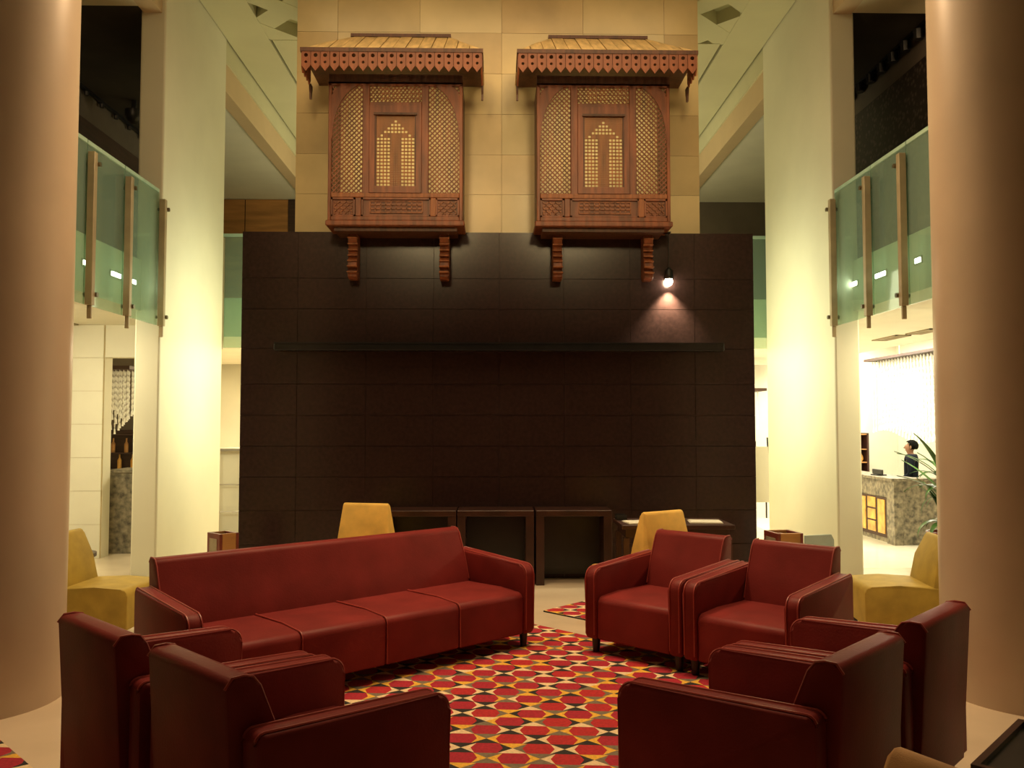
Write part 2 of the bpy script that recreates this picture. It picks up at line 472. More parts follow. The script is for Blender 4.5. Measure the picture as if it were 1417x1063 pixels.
# ------------------------------------------------------------------ balustrades
def balustrade(xg, ys, inner, label, posts):
    """glass in the plane x = xg, running along y; posts stand on the atrium side"""
    t = thing('glass_balustrade', label, 'balustrade', (xg, (ys[0] + ys[-1]) / 2, 2.6))
    for a, b in zip(ys, ys[1:]):
        p = obj('glass_pane', B((xg - 0.008, xg + 0.008, a + 0.006, b - 0.006, 2.71, 4.19)), 'glass', t)
        obj('pane_rim', B((xg - 0.0085, xg + 0.0085, a + 0.006, b - 0.006, 4.16, 4.195)), 'glass_edge', p)
    for y in posts:
        x = xg + inner * 0.055
        p = obj('post', B((x - 0.032, x + 0.032, y - 0.03, y + 0.03, 2.70, 4.08), (x - 0.02, x + 0.02, y - 0.012, y + 0.012, 2.58, 2.70), bevel=0.004), 'post', t)
        for z in (3.98, 2.80):
            bm = bmesh.new()
            tube([(xg - inner * 0.02, y + 0.045, z), (x + inner * 0.05, y + 0.045, z)], 0.022, 10, bm)
            obj('clamp', bm, 'clamp', p)
    return t

balustrade(-3.66, [5.92, 6.75, 7.58, 8.35, 9.21], 1, 'green glass balustrade of the upper left gallery with upright bars', [6.75, 7.58, 8.35, 9.20])
balustrade(3.71, [5.95, 6.70, 7.48, 8.20, 9.095], -1, 'green glass balustrade of the upper right gallery with upright bars', [6.70, 7.48, 8.20, 9.05])

def cross_balustrade(x0, x1, post_x, label):
    y = 11.86
    t = thing('glass_balustrade', label, 'balustrade', ((x0 + x1) / 2, y, 2.6))
    n = 2
    for i in range(n):
        a = x0 + (x1 - x0) * i / n; b = x0 + (x1 - x0) * (i + 1) / n
        p = obj('glass_pane', B((a + 0.005, b - 0.005, y - 0.008, y + 0.008, 2.70, 4.30)), 'glass', t)
        obj('pane_rim', B((a + 0.005, b - 0.005, y - 0.0085, y + 0.0085, 4.26, 4.305)), 'glass_edge', p)
    for px in (post_x, (x0 + x1) / 2):
        p = obj('post', B((px - 0.03, px + 0.03, y - 0.085, y - 0.025, 2.68, 4.24), bevel=0.004), 'post', t)
        bm = bmesh.new(); tube([(px, y - 0.11, 4.12), (px, y + 0.02, 4.12)], 0.022, 10, bm)
        obj('clamp', bm, 'clamp', p)
    return t

cross_balustrade(-3.86, -2.26, -3.80, 'short green glass balustrade seen between left column and dark wall')
cross_balustrade(2.35, 3.94, 3.88, 'short green glass balustrade seen between dark wall and right column')

# glowing patches on the slab edge that imitate reflections in the balustrade glass
def slab_glint(x, y, z, w, s, label, group):
    t = thing('glass_glint', label, 'lamp', (x, y, z), 0, group)
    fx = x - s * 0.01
    obj('glint_rim', B((min(x, fx), max(x, fx), y - w / 2 - .02, y + w / 2 + .02, z - .035, z + .035)), 'metal', t)
    obj('lens', B((min(fx, fx - s * .006), max(fx, fx - s * .006), y - w / 2, y + w / 2, z - .022, z + .022), bevel=0.002), 'glint', t)  # glowing patch in place of a reflection on the pane
ORD = ['first', 'second', 'third', 'fourth', 'fifth', 'sixth', 'seventh', 'eighth', 'ninth']
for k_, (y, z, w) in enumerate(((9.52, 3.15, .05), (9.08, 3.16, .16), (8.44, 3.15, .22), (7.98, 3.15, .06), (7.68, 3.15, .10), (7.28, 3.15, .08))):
    slab_glint(3.90, y, z, w, 1, ORD[k_] + ' glowing stand-in for a reflection in the right glass balustrade, counted from the pale column', 'imitated reflections in the right balustrade')
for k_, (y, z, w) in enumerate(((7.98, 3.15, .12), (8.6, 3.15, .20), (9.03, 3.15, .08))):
    slab_glint(-3.84, y, z, w, -1, ORD[k_] + ' glowing stand-in for a reflection in the left glass balustrade, counted from the round pillar', 'imitated reflections in the left balustrade')

# ceiling vents under the balconies
def vent(x0, x1, y0, y1, label):
    t = thing('ceiling_vent', label, 'vent', ((x0 + x1) / 2, (y0 + y1) / 2, 2.87))
    obj('frame', B((x0, x1, y0, y0 + .03, 2.855, 2.87), (x0, x1, y1 - .03, y1, 2.855, 2.87), (x0, x0 + .03, y0, y1, 2.855, 2.87), (x1 - .03, x1, y0, y1, 2.855, 2.87)), 'vent', t)
    for i in range(3):
        xx = x0 + (x1 - x0) * (i + 1) / 4
        obj('slat', B((xx - .012, xx + .012, y0 + .03, y1 - .03, 2.858, 2.87)), 'vent', t)
vent(5.52, 5.74, 11.55, 12.30, 'slotted air vent in the soffit left of its twin near reception')
vent(5.58, 5.80, 10.75, 11.40, 'slotted air vent in the soffit next to the right round pillar')
vent(-5.40, -5.12, 9.9, 10.5, 'slotted air vent in the soffit under the left balcony')

# ------------------------------------------------------------------ gallery fixtures
t = thing('light_track', 'row of small dark spotlights along the right gallery ceiling', 'track light', (4.86, 9.9, 6.17))
obj('rail', B((4.84, 4.88, 8.3, 11.4, 6.17, 6.205)), 'black', t)
for i in range(10):
    y = 8.5 + i * 0.31
    obj('spot_head', lathe([(0.055, -0.13), (0.06, -0.02), (0.03, 0.0)], 8, (4.84, y, 6.17)), 'black', t)
t = thing('light_track', 'thin dark lighting track along the left gallery wall', 'track light', (-5.56, 11, 6.17))
obj('rail', B((-5.58, -5.54, 8, 14, 6.16, 6.205)), 'black', t)
for i in range(12):
    y = 8.3 + i * 0.45
    obj('spot_head', lathe([(0.03, -0.06), (0.035, -0.01), (0.02, 0.0)], 8, (-5.55, y, 6.16)), 'black', t)
t = thing('security_camera', 'dark dome camera on a bracket high in the left gallery', 'camera', (-5.1, 11.9, 6.05))
obj('bracket', tube([(-5.1, 11.9, 6.205), (-5.1, 11.9, 6.03)], 0.035, 10), 'black', t)
obj('dome', lathe([(0.03, -.16), (0.09, -.12), (0.12, -.05), (0.12, 0.03), (0.04, .05)], 16, (-5.1, 11.9, 6.03)), 'black', t, smooth=True)

# ================================================================== THE TWO WOODEN OVERHANGING WINDOWS
def clip_bars(x0, x1, z0, z1, pitch, ang, w, y0, y1, bm, test=None):
    """parallel bars at angle ang filling a rectangle (clipped), between y0 and y1"""
    d = Vector((math.cos(ang), math.sin(ang))); n = Vector((-d.y, d.x))
    cs = [Vector(p).dot(n) for p in ((x0, z0), (x1, z0), (x0, z1), (x1, z1))]
    k = math.ceil(min(cs) / pitch)
    while k * pitch < max(cs):
        p = n * (k * pitch)
        t0, t1 = -1e9, 1e9
        for pc, dc, lo, hi in ((p.x, d.x, x0, x1), (p.y, d.y, z0, z1)):
            if abs(dc) < 1e-9:
                if not lo <= pc <= hi: t0, t1 = 1, 0
            else:
                a, b = (lo - pc) / dc, (hi - pc) / dc
                t0 = max(t0, min(a, b)); t1 = min(t1, max(a, b))
        if t1 - t0 > 0.01:
            a = p + d * t0; b = p + d * t1
            q = [a + n * w / 2, b + n * w / 2, b - n * w / 2, a - n * w / 2]
            prism([tuple(v) for v in q], y0, y1, 'y', bm)
        k += 1


def ring_piece(x, z, w, h, hole, y0, y1, bm):
    """rectangular plate with an octagonal hole, extruded between y0 and y1"""
    out = []
    for i in range(8):
        a = R(22.5 + 45 * i)
        c, s_ = math.cos(a), math.sin(a)
        m = max(abs(c) / (w / 2), abs(s_) / (h / 2))
        out.append((c / m, s_ / m))
    # square the corners
    out = [(w / 2, h * .2), (w * .5, h * .5), (-w * .5, h * .5), (-w / 2, h * .2), (-w / 2, -h * .2), (-w * .5, -h * .5), (w * .5, -h * .5), (w / 2, -h * .2)]
    inn = [(hole * math.cos(R(a)), hole * math.sin(R(a))) for a in (22.5, 67.5, 112.5, 157.5, 202.5, 247.5, 292.5, 337.5)]
    f = [[bm.verts.new((x + q[0], y, z + q[1])) for q in L_] for y in (y0, y1) for L_ in (out, inn)]
    for i in range(8):
        j = (i + 1) % 8
        bm.faces.new((f[0][i], f[0][j], f[1][j], f[1][i]))
        bm.faces.new((f[2][j], f[2][i], f[3][i], f[3][j]))
        bm.faces.new((f[0][j], f[0][i], f[2][i], f[2][j]))
        bm.faces.new((f[1][i], f[1][j], f[3][j], f[3][i]))


def valance_piece_bm(w, y0, y1):
    bm = bmesh.new()
    ring_piece(0, -0.055, w, 0.075, 0.021, y0, y1, bm)
    ring_piece(0, -0.125, w, 0.065, 0.015, y0, y1, bm)
    prism([(-w / 2, -0.1575), (w / 2, -0.1575), (0, -0.215)], y0, y1, 'y', bm)
    return bm


def oriel(cx, label):
    """carved overhanging window; front in y = 8.75, local origin on its axis at the tower face"""
    t = thing('wooden_oriel_window', label, 'window', (cx, 9.285, 3.69), 0, None)
    Y = 8.75 - 9.285
    def bz(x0, x1, y0, y1, z0, z1): return (x0, x1, Y + y0, Y + y1, z0 - 3.69, z1 - 3.69)
    def part(name, boxes, m, parent=None, bevel=0.0):
        return obj(name, B(*[bz(*b) for b in boxes], bevel=bevel), m, parent or t, world=False)
    HW = 0.70
    Ln = 9.28 - 8.75
    # side walls, floor board, top rail
    for s in (-1, 1):
        a, b = sorted((s * HW, s * (HW - .035)))
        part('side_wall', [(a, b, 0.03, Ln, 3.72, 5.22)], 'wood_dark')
    part('bottom_board', [(-HW - .02, HW + .02, -0.015, Ln, 3.70, 3.755)], 'wood', bevel=.008)
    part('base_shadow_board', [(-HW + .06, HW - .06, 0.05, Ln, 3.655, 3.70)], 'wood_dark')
    part('top_rail', [(-HW, HW, 0.0, 0.05, 5.20, 5.30)], 'wood_dark')
    part('top_rail', [(-HW, HW, 0.0, 0.045, 5.18, 5.215)], 'wood')
    # stiles
    for a, b in ((-HW, -HW + .035), (HW - .035, HW)):
        part('stile', [(a, b, 0.0, 0.05, 3.755, 5.20)], 'wood', bevel=.005)
    for a, b in ((-0.345, -0.27), (0.27, 0.345)):
        part('stile', [(a, b, -0.004, 0.05, 4.02, 5.20)], 'wood', bevel=.005)
    part('middle_rail', [(-HW + .035, HW - .035, -0.006, 0.05, 3.995, 4.045)], 'wood_light', bevel=.006)
    part('lower_rail', [(-HW + .035, HW - .035, -0.004, 0.05, 3.755, 3.80)], 'wood', bevel=.005)
    # bottom row of carved panels
    xs = [(-0.665, -0.415), (-0.35, 0.37), (0.42, 0.665)]
    for i, (a, b) in enumerate(xs):
        p = part('carved_panel', [(a, b, 0.02, 0.045, 3.80, 3.995)], 'wood')
        bm = B(bz(a, b, 0.0, .03, 3.80, 3.815), bz(a, b, 0.0, .03, 3.975, 3.995), bz(a, a + .018, 0.0, .03, 3.80, 3.995), bz(b - .018, b, 0.0, .03, 3.80, 3.995))
        obj('panel_moulding', bm, 'wood', p, world=False)
        bm = bmesh.new()
        if i == 1:
            a2, b2 = a + .09, b - .09
            for kk in range(11):
                xx = a2 + (b2 - a2) * kk / 10
                for f in (B(bz(xx - .006, xx + .006, 0.008, .022, 3.84, 3.96)),):
                    me = bpy.data.meshes.new('tmp'); f.to_mesh(me); f.free(); bm.from_mesh(me); bpy.data.meshes.remove(me)
            for zz in (3.84, 3.88, 3.92, 3.96):
                f = B(bz(a2, b2, 0.008, .022, zz - .006, zz + .006))
                me = bpy.data.meshes.new('tmp'); f.to_mesh(me); f.free(); bm.from_mesh(me); bpy.data.meshes.remove(me)
        else:
            for sg in (1, -1):
                clip_bars(a + .03, b - .03, 3.825 - 3.69, 3.965 - 3.69, 0.045, sg * R(42), 0.012, Y + .008, Y + .022, bm)
        r_ = obj('carving', bm, 'wood_light', p, world=False)
        r_['kind'] = 'stuff'
    for xx in (-0.3825, 0.395):
        part('divider', [(xx - .03, xx + .03, -0.004, 0.05, 3.80, 3.995)], 'wood_light' if xx > 0 else 'wood', bevel=.005)
    # top lattice
    part('head_rail', [(-0.27, 0.27, -0.002, 0.05, 4.965, 5.005)], 'wood', bevel=.004)
    bm = bmesh.new()
    for sg in (0.95, 2.35):
        clip_bars(-0.27, 0.27, 5.005 - 3.69, 5.20 - 3.69, 0.032, sg, 0.0105, Y + .012 + .008 * (sg > 1), Y + .028 + .008 * (sg > 1), bm)
    for zz in (5.05, 5.10, 5.15):
        prism([(-0.27, zz - 3.69 - .004), (0.27, zz - 3.69 - .004), (0.27, zz - 3.69 + .004), (-0.27, zz - 3.69 + .004)], Y + .01, Y + .02, 'y', bm)
    o = obj('lattice', bm, 'wood_light', t, world=False); o['kind'] = 'stuff'
    # side lattices with arch trims
    for s in (-1, 1):
        a, b = sorted((s * 0.345, s * 0.665))
        bm = bmesh.new()
        clip_bars(a, b, 4.045 - 3.69, 5.18 - 3.69, 0.036, R(45), 0.0118, Y + .014, Y + .026, bm)
        clip_bars(a, b, 4.045 - 3.69, 5.18 - 3.69, 0.036, R(135), 0.0118, Y + .022, Y + .034, bm)
        o = obj('lattice', bm, 'wood', t, world=False); o['kind'] = 'stuff'
        inner = arc(0.345 - 0.03, 4.62, 0.345, 0.58, 0, 88, 14)
        outer = arc(0.345 - 0.03, 4.62, 0.345 + .13, 0.58 + .11, 0, 80, 14)
        poly = inner + list(reversed(outer))
        poly = [(s * min(q[0], 0.672), min(q[1], 5.19) - 3.69) for q in poly]
        bm = bmesh.new()
        n = len(inner)
        f_ = [[bm.verts.new((q[0], y, q[1])) for q in poly] for y in (Y + .002, Y + .045)]
        for i in range(n - 1):
            j0, j1 = 2 * n - 1 - i, 2 * n - 2 - i
            bm.faces.new((f_[0][i], f_[0][i + 1], f_[0][j1], f_[0][j0]))
            bm.faces.new((f_[1][i + 1], f_[1][i], f_[1][j0], f_[1][j1]))
            bm.faces.new((f_[0][i + 1], f_[0][i], f_[1][i], f_[1][i + 1]))
            bm.faces.new((f_[0][j0], f_[0][j1], f_[1][j1], f_[1][j0]))
        bmesh.ops.remove_doubles(bm, verts=bm.verts, dist=1e-5)
        obj('arch_trim', bm, 'wood', t, world=False)
    # centre shutter: frame and turned grille with an arch figure
    sh = part('shutter_frame', [(-0.27, -0.215, -0.012, .04, 4.045, 4.965), (0.215, 0.27, -0.012, .04, 4.045, 4.965),
                                (-0.215, 0.215, -0.012, .04, 4.045, 4.115), (-0.215, 0.215, -0.012, .04, 4.875, 4.965)], 'wood')
    part('shutter_lip', [(-0.225, 0.225, -0.03, 0.0, 4.862, 4.885)], 'wood_dark', sh)
    for a, b in ((-0.222, -0.20), (0.20, 0.222)):
        part('shutter_bead', [(a, b, -0.002, .03, 4.115, 4.875)], 'wood_dark', sh)
    bm = bmesh.new()
    nx, nz = 11, 20
    x0, x1, z0, z1 = -0.20, 0.20, 4.115, 4.862
    px, pz = (x1 - x0) / nx, (z1 - z0) / nz
    for i in range(nx + 1):
        q = bz(x0 + i * px - .0055, x0 + i * px + .0055, .010, .020, z0, z1)
        prism([(q[0], q[4]), (q[1], q[4]), (q[1], q[5]), (q[0], q[5])], q[2], q[3], 'y', bm)
    for j in range(nz + 1):
        q = bz(x0, x1, .014, .024, z0 + j * pz - .0055, z0 + j * pz + .0055)
        prism([(q[0], q[4]), (q[1], q[4]), (q[1], q[5]), (q[0], q[5])], q[2], q[3], 'y', bm)
    for i in range(nx + 1):
        for j in range(nz + 1):
            c = (x0 + i * px, Y + .016, z0 + j * pz - 3.69)
            r_ = 0.0105
            vs = [bm.verts.new((c[0] + dx * r_, c[1] + dy * r_, c[2] + dz * r_)) for dx, dy, dz in ((1, 0, 0), (0, 0, 1), (-1, 0, 0), (0, 0, -1), (0, -1, 0), (0, 1, 0))]
            for k in range(4):
                bm.faces.new((vs[k], vs[(k + 1) % 4], vs[4])); bm.faces.new((vs[(k + 1) % 4], vs[k], vs[5]))
    o = obj('turned_grille', bm, 'wood_light', sh, world=False); o['kind'] = 'stuff'
    bm = bmesh.new()
    for i in range(nx):
        for j in range(nz):
            u = (i + .5) - nx / 2; v = (j + .5)
            arch_top = 19 - abs(u) * 0.95
            dense = v > arch_top or v < 0.0 or (abs(u) < 1.1 and v < 14) or (14 < v < 15.0 and abs(u) < 4)
            if dense:
                cx_, cz_ = x0 + (i + .5) * px, z0 + (j + .5) * pz - 3.69
                for a, b, c, d in ((-.5, .5, -.17, .17), (-.17, .17, -.5, .5)):
                    prism([(cx_ + a * px, cz_ + c * pz), (cx_ + b * px, cz_ + c * pz), (cx_ + b * px, cz_ + d * pz), (cx_ + a * px, cz_ + d * pz)],
                          Y + .013 + .002 * (abs(a) > .3), Y + .021 + .002 * (abs(a) > .3), 'y', bm)
    o = obj('grille_infill', bm, 'wood_light', sh, world=False); o['kind'] = 'stuff'
    # unseen warm light added inside to brighten the stone behind the lattice
    lamp = area('window_box_fill', (cx, 8.86, 4.65), (cx, 9.285, 4.6), 6.5, (1.0, 0.78, 0.36), 1.2, 1.3)
    # canopy
    EX, EY, EZ = 0.905, 8.40 - 9.285, 5.40 - 3.69         # eave half width, front, height
    RX, RY, RZ = 0.535, -0.06, 5.905 - 3.69               # ridge
    n = 14
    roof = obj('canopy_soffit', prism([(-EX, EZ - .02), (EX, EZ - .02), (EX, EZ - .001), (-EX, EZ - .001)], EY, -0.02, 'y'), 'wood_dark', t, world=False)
    for i in range(n):
        e0, e1 = -EX + 2 * EX * i / n + .004, -EX + 2 * EX * (i + 1) / n - .004
        def top(e):      # where a board starting at e on the eave meets ridge or hip
            if abs(e) <= RX: return 1.0
            return (EX - abs(e)) / (EX - RX)
        bm = bmesh.new()
        P = []
        for e in (e0, e1):
            k = max(top(e), 0.0)
            P.append((Vector((e, EY, EZ)), Vector((e, EY + (RY - EY) * k, EZ + (RZ - EZ) * k))))
        nn = Vector((0, -(RZ - EZ), RY - EY)).normalized() * (0.014 + 0.004 * (i % 2))
        lo = [P[0][0], P[1][0], P[1][1], P[0][1]]
        v = [bm.verts.new(q) for q in lo] + [bm.verts.new(q + nn) for q in lo]
        for f in ((3, 2, 1, 0), (4, 5, 6, 7), (0, 1, 5, 4), (1, 2, 6, 5), (2, 3, 7, 6), (3, 0, 4, 7)):
            bm.faces.new([v[k] for k in f])
        obj('roof_board', bm, 'roof_wood', roof, world=False)
    for s in (-1, 1):    # hip ends
        bm = bmesh.new()
        q = [Vector((s * EX, EY, EZ)), Vector((s * EX, -0.01, EZ)), Vector((s * RX, -0.01, RZ)), Vector((s * RX, RY, RZ))]
        off = Vector((s * (RZ - EZ), 0, EX - RX)).normalized() * .014
        v = [bm.verts.new(p) for p in q] + [bm.verts.new(p + off) for p in q]
        for f in ((3, 2, 1, 0), (4, 5, 6, 7), (0, 1, 5, 4), (1, 2, 6, 5), (2, 3, 7, 6), (3, 0, 4, 7)):
            bm.faces.new([v[k] for k in f])
        obj('hip_board', bm, 'roof_wood', roof, world=False)
    obj('ridge_cap', B((-RX - .015, RX + .015, RY - .05, 0, RZ - .005, RZ + .03)), 'wood_dark', roof, world=False)
    # carved valance: front pieces, side pieces, corner drops
    obj('eave_board', B((-EX - .012, EX + .012, EY - .02, EY + .01, EZ - .022, EZ + .018), (-EX - .012, -EX + .012, EY + .01, EY + .45, EZ - .022, EZ + .018),
                        (EX - .012, EX + .012, EY + .01, EY + .45, EZ - .022, EZ + .018)), 'wood_dark', t, world=False)
    n = 19
    w = 2 * EX / n
    proto = None
    for i in range(n):
        x = -EX + w * (i + .5)
        if proto is None:
            proto = obj('valance_piece', valance_piece_bm(w - .004, 0, 0.016), 'wood', t, world=False); o = proto
        else:
            o = proto.copy(); COL.objects.link(o); o.parent = t
        o.location = (x, EY - 0.014, EZ - 0.005)
    for s in (-1, 1):
        for i in range(4):
            o = proto.copy(); COL.objects.link(o); o.parent = t
            o.rotation_euler = (0, 0, R(90))
            o.location = (s * (EX - .004) + .008, EY + .05 + w * i, EZ - 0.005)
        bm = prism([(-.045, 0), (.045, 0), (.035, -.05), (.018, -.09), (.012, -.15), (-.012, -.15), (-.018, -.09), (-.035, -.05)], -.011, .011, 'x')
        bmesh.ops.translate(bm, vec=(s * (EX - .002), EY + .43, EZ - .19), verts=bm.verts)
        obj('corner_drop', bm, 'wood_dark', t, world=False)
    # corbels below: stepped scroll profile in (y, z)
    zc = 3.655 - 3.69
    for bx_, tilt in ((-0.47 , 0), (0.50, 0)):
        prof = [(-.03, zc)] + [(-.34, zc), (-.35, zc - .05)]
        prof += [(-.33 + .05 * math.sin(k * .9), zc - .09 - k * .035) for k in range(4)]
        prof += [(-.30, zc - .24), (-.34, zc - .28), (-.35, zc - .335), (-.31, zc - .36), (-.31, zc - .385), (-.345, zc - .40), (-.345, zc - .45), (-.30, zc - .475), (-.18, zc - .475), (-.03, zc - .42)]
        # keep clear of the dark wall, whose face stands 0.135 m in front of the tower
        prof = [(min(a, -0.145), b) for a, b in prof]
        c = obj('corbel', prism(prof, bx_ - .05, bx_ + .05, 'x', bevel=.008, seg=1), 'wood', t, world=False)
        for k in range(7):
            z = zc - .03 - k * .062
            obj('corbel_rib', B((bx_ - .054, bx_ + .054, -.362 + .03 * math.sin(k * .8), -.30, z - .016, z), bevel=.005), 'wood_light', c, world=False)
    return t

oriel(-1.04, 'carved teak lattice window box under a boarded canopy, left of the pair')
oriel(1.135, 'carved teak lattice window box under a boarded canopy, above the hanging lamp')

# long dark shelf and the pendant lamp
t = thing('wall_shelf', 'long thin black shelf across the dark granite wall', 'shelf', (0.05, 9.145, 2.46))
obj('board', B((-2.34, 2.45, 9.0, 9.146, 2.425, 2.505), bevel=.004), 'shelf', t)
obj('top_lip', B((-2.34, 2.45, 8.995, 9.003, 2.49, 2.512)), 'shelf', t)
t = thing('pendant_lamp', 'small lit pendant spot hanging on a thin cord before the dark wall', 'lamp', (1.88, 9.095, 3.18))
obj('cord', tube([(1.88, 9.095, 3.32), (1.88, 9.095, 3.70)], 0.004, 6), 'black', t)
obj('lamp_shade', lathe([(0.045, -.07), (0.05, -.06), (0.042, 0.02), (0.02, .05), (0.008, .06)], 20, (1.88, 9.095, 3.28), cap=False), 'black', t, smooth=True)
obj('bulb', lathe([(0.005, -.085), (0.03, -.07), (0.043, -.04), (0.036, 0.0), (0.012, .02)], 16, (1.88, 9.095, 3.22)), 'lamp', t, smooth=True)
spot('pendant_beam', (1.88, 9.09, 3.15), (1.88, 9.11, 2.0), 800, (1.0, 0.84, 0.52), 96, 1.0, 0.03)
# bracket arm that carries the cord from under the wooden window
obj('cord_hook', B((1.72, 1.89, 9.012, 9.0958, 3.70, 3.712)), 'black', t)

# ================================================================== RUGS (printed pattern as coloured faces)
def rug(s0, s1, d0, d1, label, seed):
    """s = x + y, d = y - x"""
    rnd = random.Random(seed)
    bm = bmesh.new()
    z = 0.012
    pts = [((s - d) / 2, (s + d) / 2) for s, d in ((s0, d0), (s1, d0), (s1, d1), (s0, d1))]
    cx = sum(p[0] for p in pts) / 4; cy = sum(p[1] for p in pts) / 4
    xmin, xmax = min(p[0] for p in pts), max(p[0] for p in pts)
    ymin, ymax = min(p[1] for p in pts), max(p[1] for p in pts)
    Px, Py = 0.262, 0.1285
    def face(q, mi):
        f = bm.faces.new([bm.verts.new((x, y, z)) for x, y in q]); f.material_index = mi
    j = 0
    y = ymin - 0.5
    while y < ymax + 0.5:
        off = (j % 2) * Px / 2 - 0.012 * j
        x = xmin - Px * 6 + off
        while x < xmax + Px * 6:
            hw = 0.058; tip = 0.024; h = Py / 2
            g0, g1 = x + hw, x + Px - hw              # gap to the right
            mi = rnd.choice((0, 0, 1))
            sl = 0.012
            face([(x - hw, y - h), (x + hw, y - h), (x + hw + tip, y), (x + hw, y + h), (x - hw, y + h), (x - hw - tip, y)], mi)
            A, B_ = rnd.choice([((5, 4), (2, 3)), ((4, 5), (2, 2)), ((5, 5), (3, 3)), ((2, 2), (4, 5)), ((2, 3), (4, 4)), ((3, 3), (5, 5)), ((5, 2), (3, 4)), ((2, 2), (4, 4))])
            gm = (g0 + g1) / 2
            face([(g0, y - h), (gm, y), (g0, y + h), (g0 + tip, y)], A[0])
            face([(g1, y + h), (gm, y), (g1, y - h), (g1 - tip, y)], A[1])
            face([(g0, y + h), (gm, y), (g1, y + h)], B_[0])
            face([(g0, y - h), (g1, y - h), (gm, y)], B_[1])
            x += Px
        y += Py; j += 1
    bmesh.ops.rotate(bm, cent=(cx, cy, 0), matrix=Matrix.Rotation(R(-4), 3, 'Z'), verts=bm.verts)
    for (a, b) in zip(pts, pts[1:] + pts[:1]):
        e = Vector((b[0] - a[0], b[1] - a[1], 0))
        n = Vector((e.y, -e.x, 0))
        if n.dot(Vector((a[0] - cx, a[1] - cy, 0))) < 0: n = -n
        bmesh.ops.bisect_plane(bm, geom=list(bm.verts) + list(bm.edges) + list(bm.faces), plane_co=(a[0], a[1], 0), plane_no=n, clear_outer=True)
    t = thing('patterned_rug', label, 'rug', (cx, cy, 0))
    for v in bm.verts: v.co -= Vector((cx, cy, 0))
    bmesh.ops.recalc_face_normals(bm, faces=bm.faces)
    me = bpy.data.meshes.new('pile'); 
    for f in bm.faces:
        if f.normal.z < 0: f.normal_flip()
    bm.to_mesh(me); bm.free()
    for k in ('r_red', 'r_red2', 'r_yel', 'r_crm', 'r_gry', 'r_blk'): me.materials.append(M[k])
    o = bpy.data.objects.new('pile', me); COL.objects.link(o); o.parent = t
    obj('backing', prism([p for p in pts], 0.0005, 0.0115, 'z'), 'r_blk', t)
    return t

rug(2.55, 7.34, 2.29, 7.09, 'large rug of red hexagons and yellow, cream and black triangles between the seats', 3)
rug(7.94, 8.93, 3.9, 7.09, 'second patterned rug whose corner shows behind the sofa and armchairs', 5)
rug(0.6, 1.97, 4.2, 7.09, 'patterned rug whose red corner shows at the bottom left edge', 8)

# ================================================================== SEATING
def seat_bm(x0, x1, y0, y1, z0, z1, r=0.045, crown=0.012):
    """upholstered block: rounded front top edge, softly crowned top; profile extruded along x"""
    prof = [(y0, z0), (y1 - .012, z0), (y1, z0 + .012)]
    prof += arc(y1 - r, z1 - r, r, r, 0, 90, 5)
    prof += [(y1 - .25, z1 + crown), (y0 + .05, z1 + crown * .3), (y0, z1 - .01)]
    return prism(prof, x0, x1, 'x', bevel=0.012, seg=2)


def arm_prof(yb, yf, zb, zf, r=0.075):
    p = [(yb, 0.10), (yf - .02, 0.10), (yf, 0.13)]
    p += arc(yf - r, zf - r, r, r, 0, 84, 6)
    p += arc(yb + .035, zb - .035, .035, .035, 92, 180, 4)
    return p


def build_seat_unit(t, W_, nseat):
    """armchair or sofa, front towards +y local"""
    hi = W_ / 2 - 0.10
    w = 2 * hi / nseat
    for i in range(nseat):
        a, b = -hi + i * w, -hi + (i + 1) * w
        s_ = obj('seat', seat_bm(a + .002, b - .002, -0.24, 0.445, 0.10, 0.40), 'leather', t, world=False, smooth=True)
        if nseat > 1 and i < nseat - 1:
            prof = [(0.449, 0.11)] + [(q[0] + .003, q[1] + .003) for q in arc(.445 - .045, .40 - .045, .045, .045, 0, 90, 5)] + [(.19, .416), (-.2, .407)]
            obj('piping', tube([(b, q[0], q[1]) for q in prof], 0.0055, 6), 'piping', s_, world=False, smooth=True)
    # back: leaning wedge whose top stands between the arms
    prof = [(-0.245, 0.10), (-0.165, 0.37), (-0.17, 0.40), (-0.225, 0.58), (-0.30, 0.765)]
    prof += arc(-0.345, 0.762, 0.045, 0.043, 20, 95, 5) + arc(-0.395, 0.775, 0.03, 0.03, 85, 180, 4) + [(-0.385, 0.10)]
    bk = obj('backrest', prism(prof, -hi + .002, hi - .002, 'x', bevel=0.014, seg=2), 'leather', t, world=False, smooth=True)
    for s in (-1, 1):
        x = s * (hi - .008)
        obj('piping', tube([(x, q[0], q[1]) for q in [(-0.174, .42), (-0.225, .585), (-0.298, .765), (-0.325, .80), (-0.36, .808), (-0.40, .807), (-0.426, .775)]], 0.005, 6), 'piping', bk, world=False, smooth=True)
    for s in (-1, 1):
        x0, x1 = sorted((s * hi, s * (hi + .10)))
        pr = arm_prof(-0.37, 0.46, 0.64, 0.60)
        a = obj('arm', prism(pr, x0 + .001, x1, 'x', bevel=0.016, seg=2), 'leather', t, world=False, smooth=True)
        bm = bmesh.new()
        edge = [(0.457, 0.13)] + pr[3:]
        for xx in (x0 + .014, x1 - .013):
            tube([(xx, q[0] + (.001 if q[0] > 0 else -.001), q[1] + .001) for q in edge], 0.0055, 6, bm)
        obj('piping', bm, 'piping', a, world=False, smooth=True)
        for yy in (0.395, -0.30):
            obj('leg', lathe([(0.024, 0.0), (0.032, 0.10)], 12, (s * (hi + .045), yy, 0)), 'leg', t, world=False, smooth=True)


chair0 = thing('red_armchair', '', 'armchair', (0, 0, 0), 0, 'red leather armchairs')
build_seat_unit(chair0, 0.80, 1)
used = []

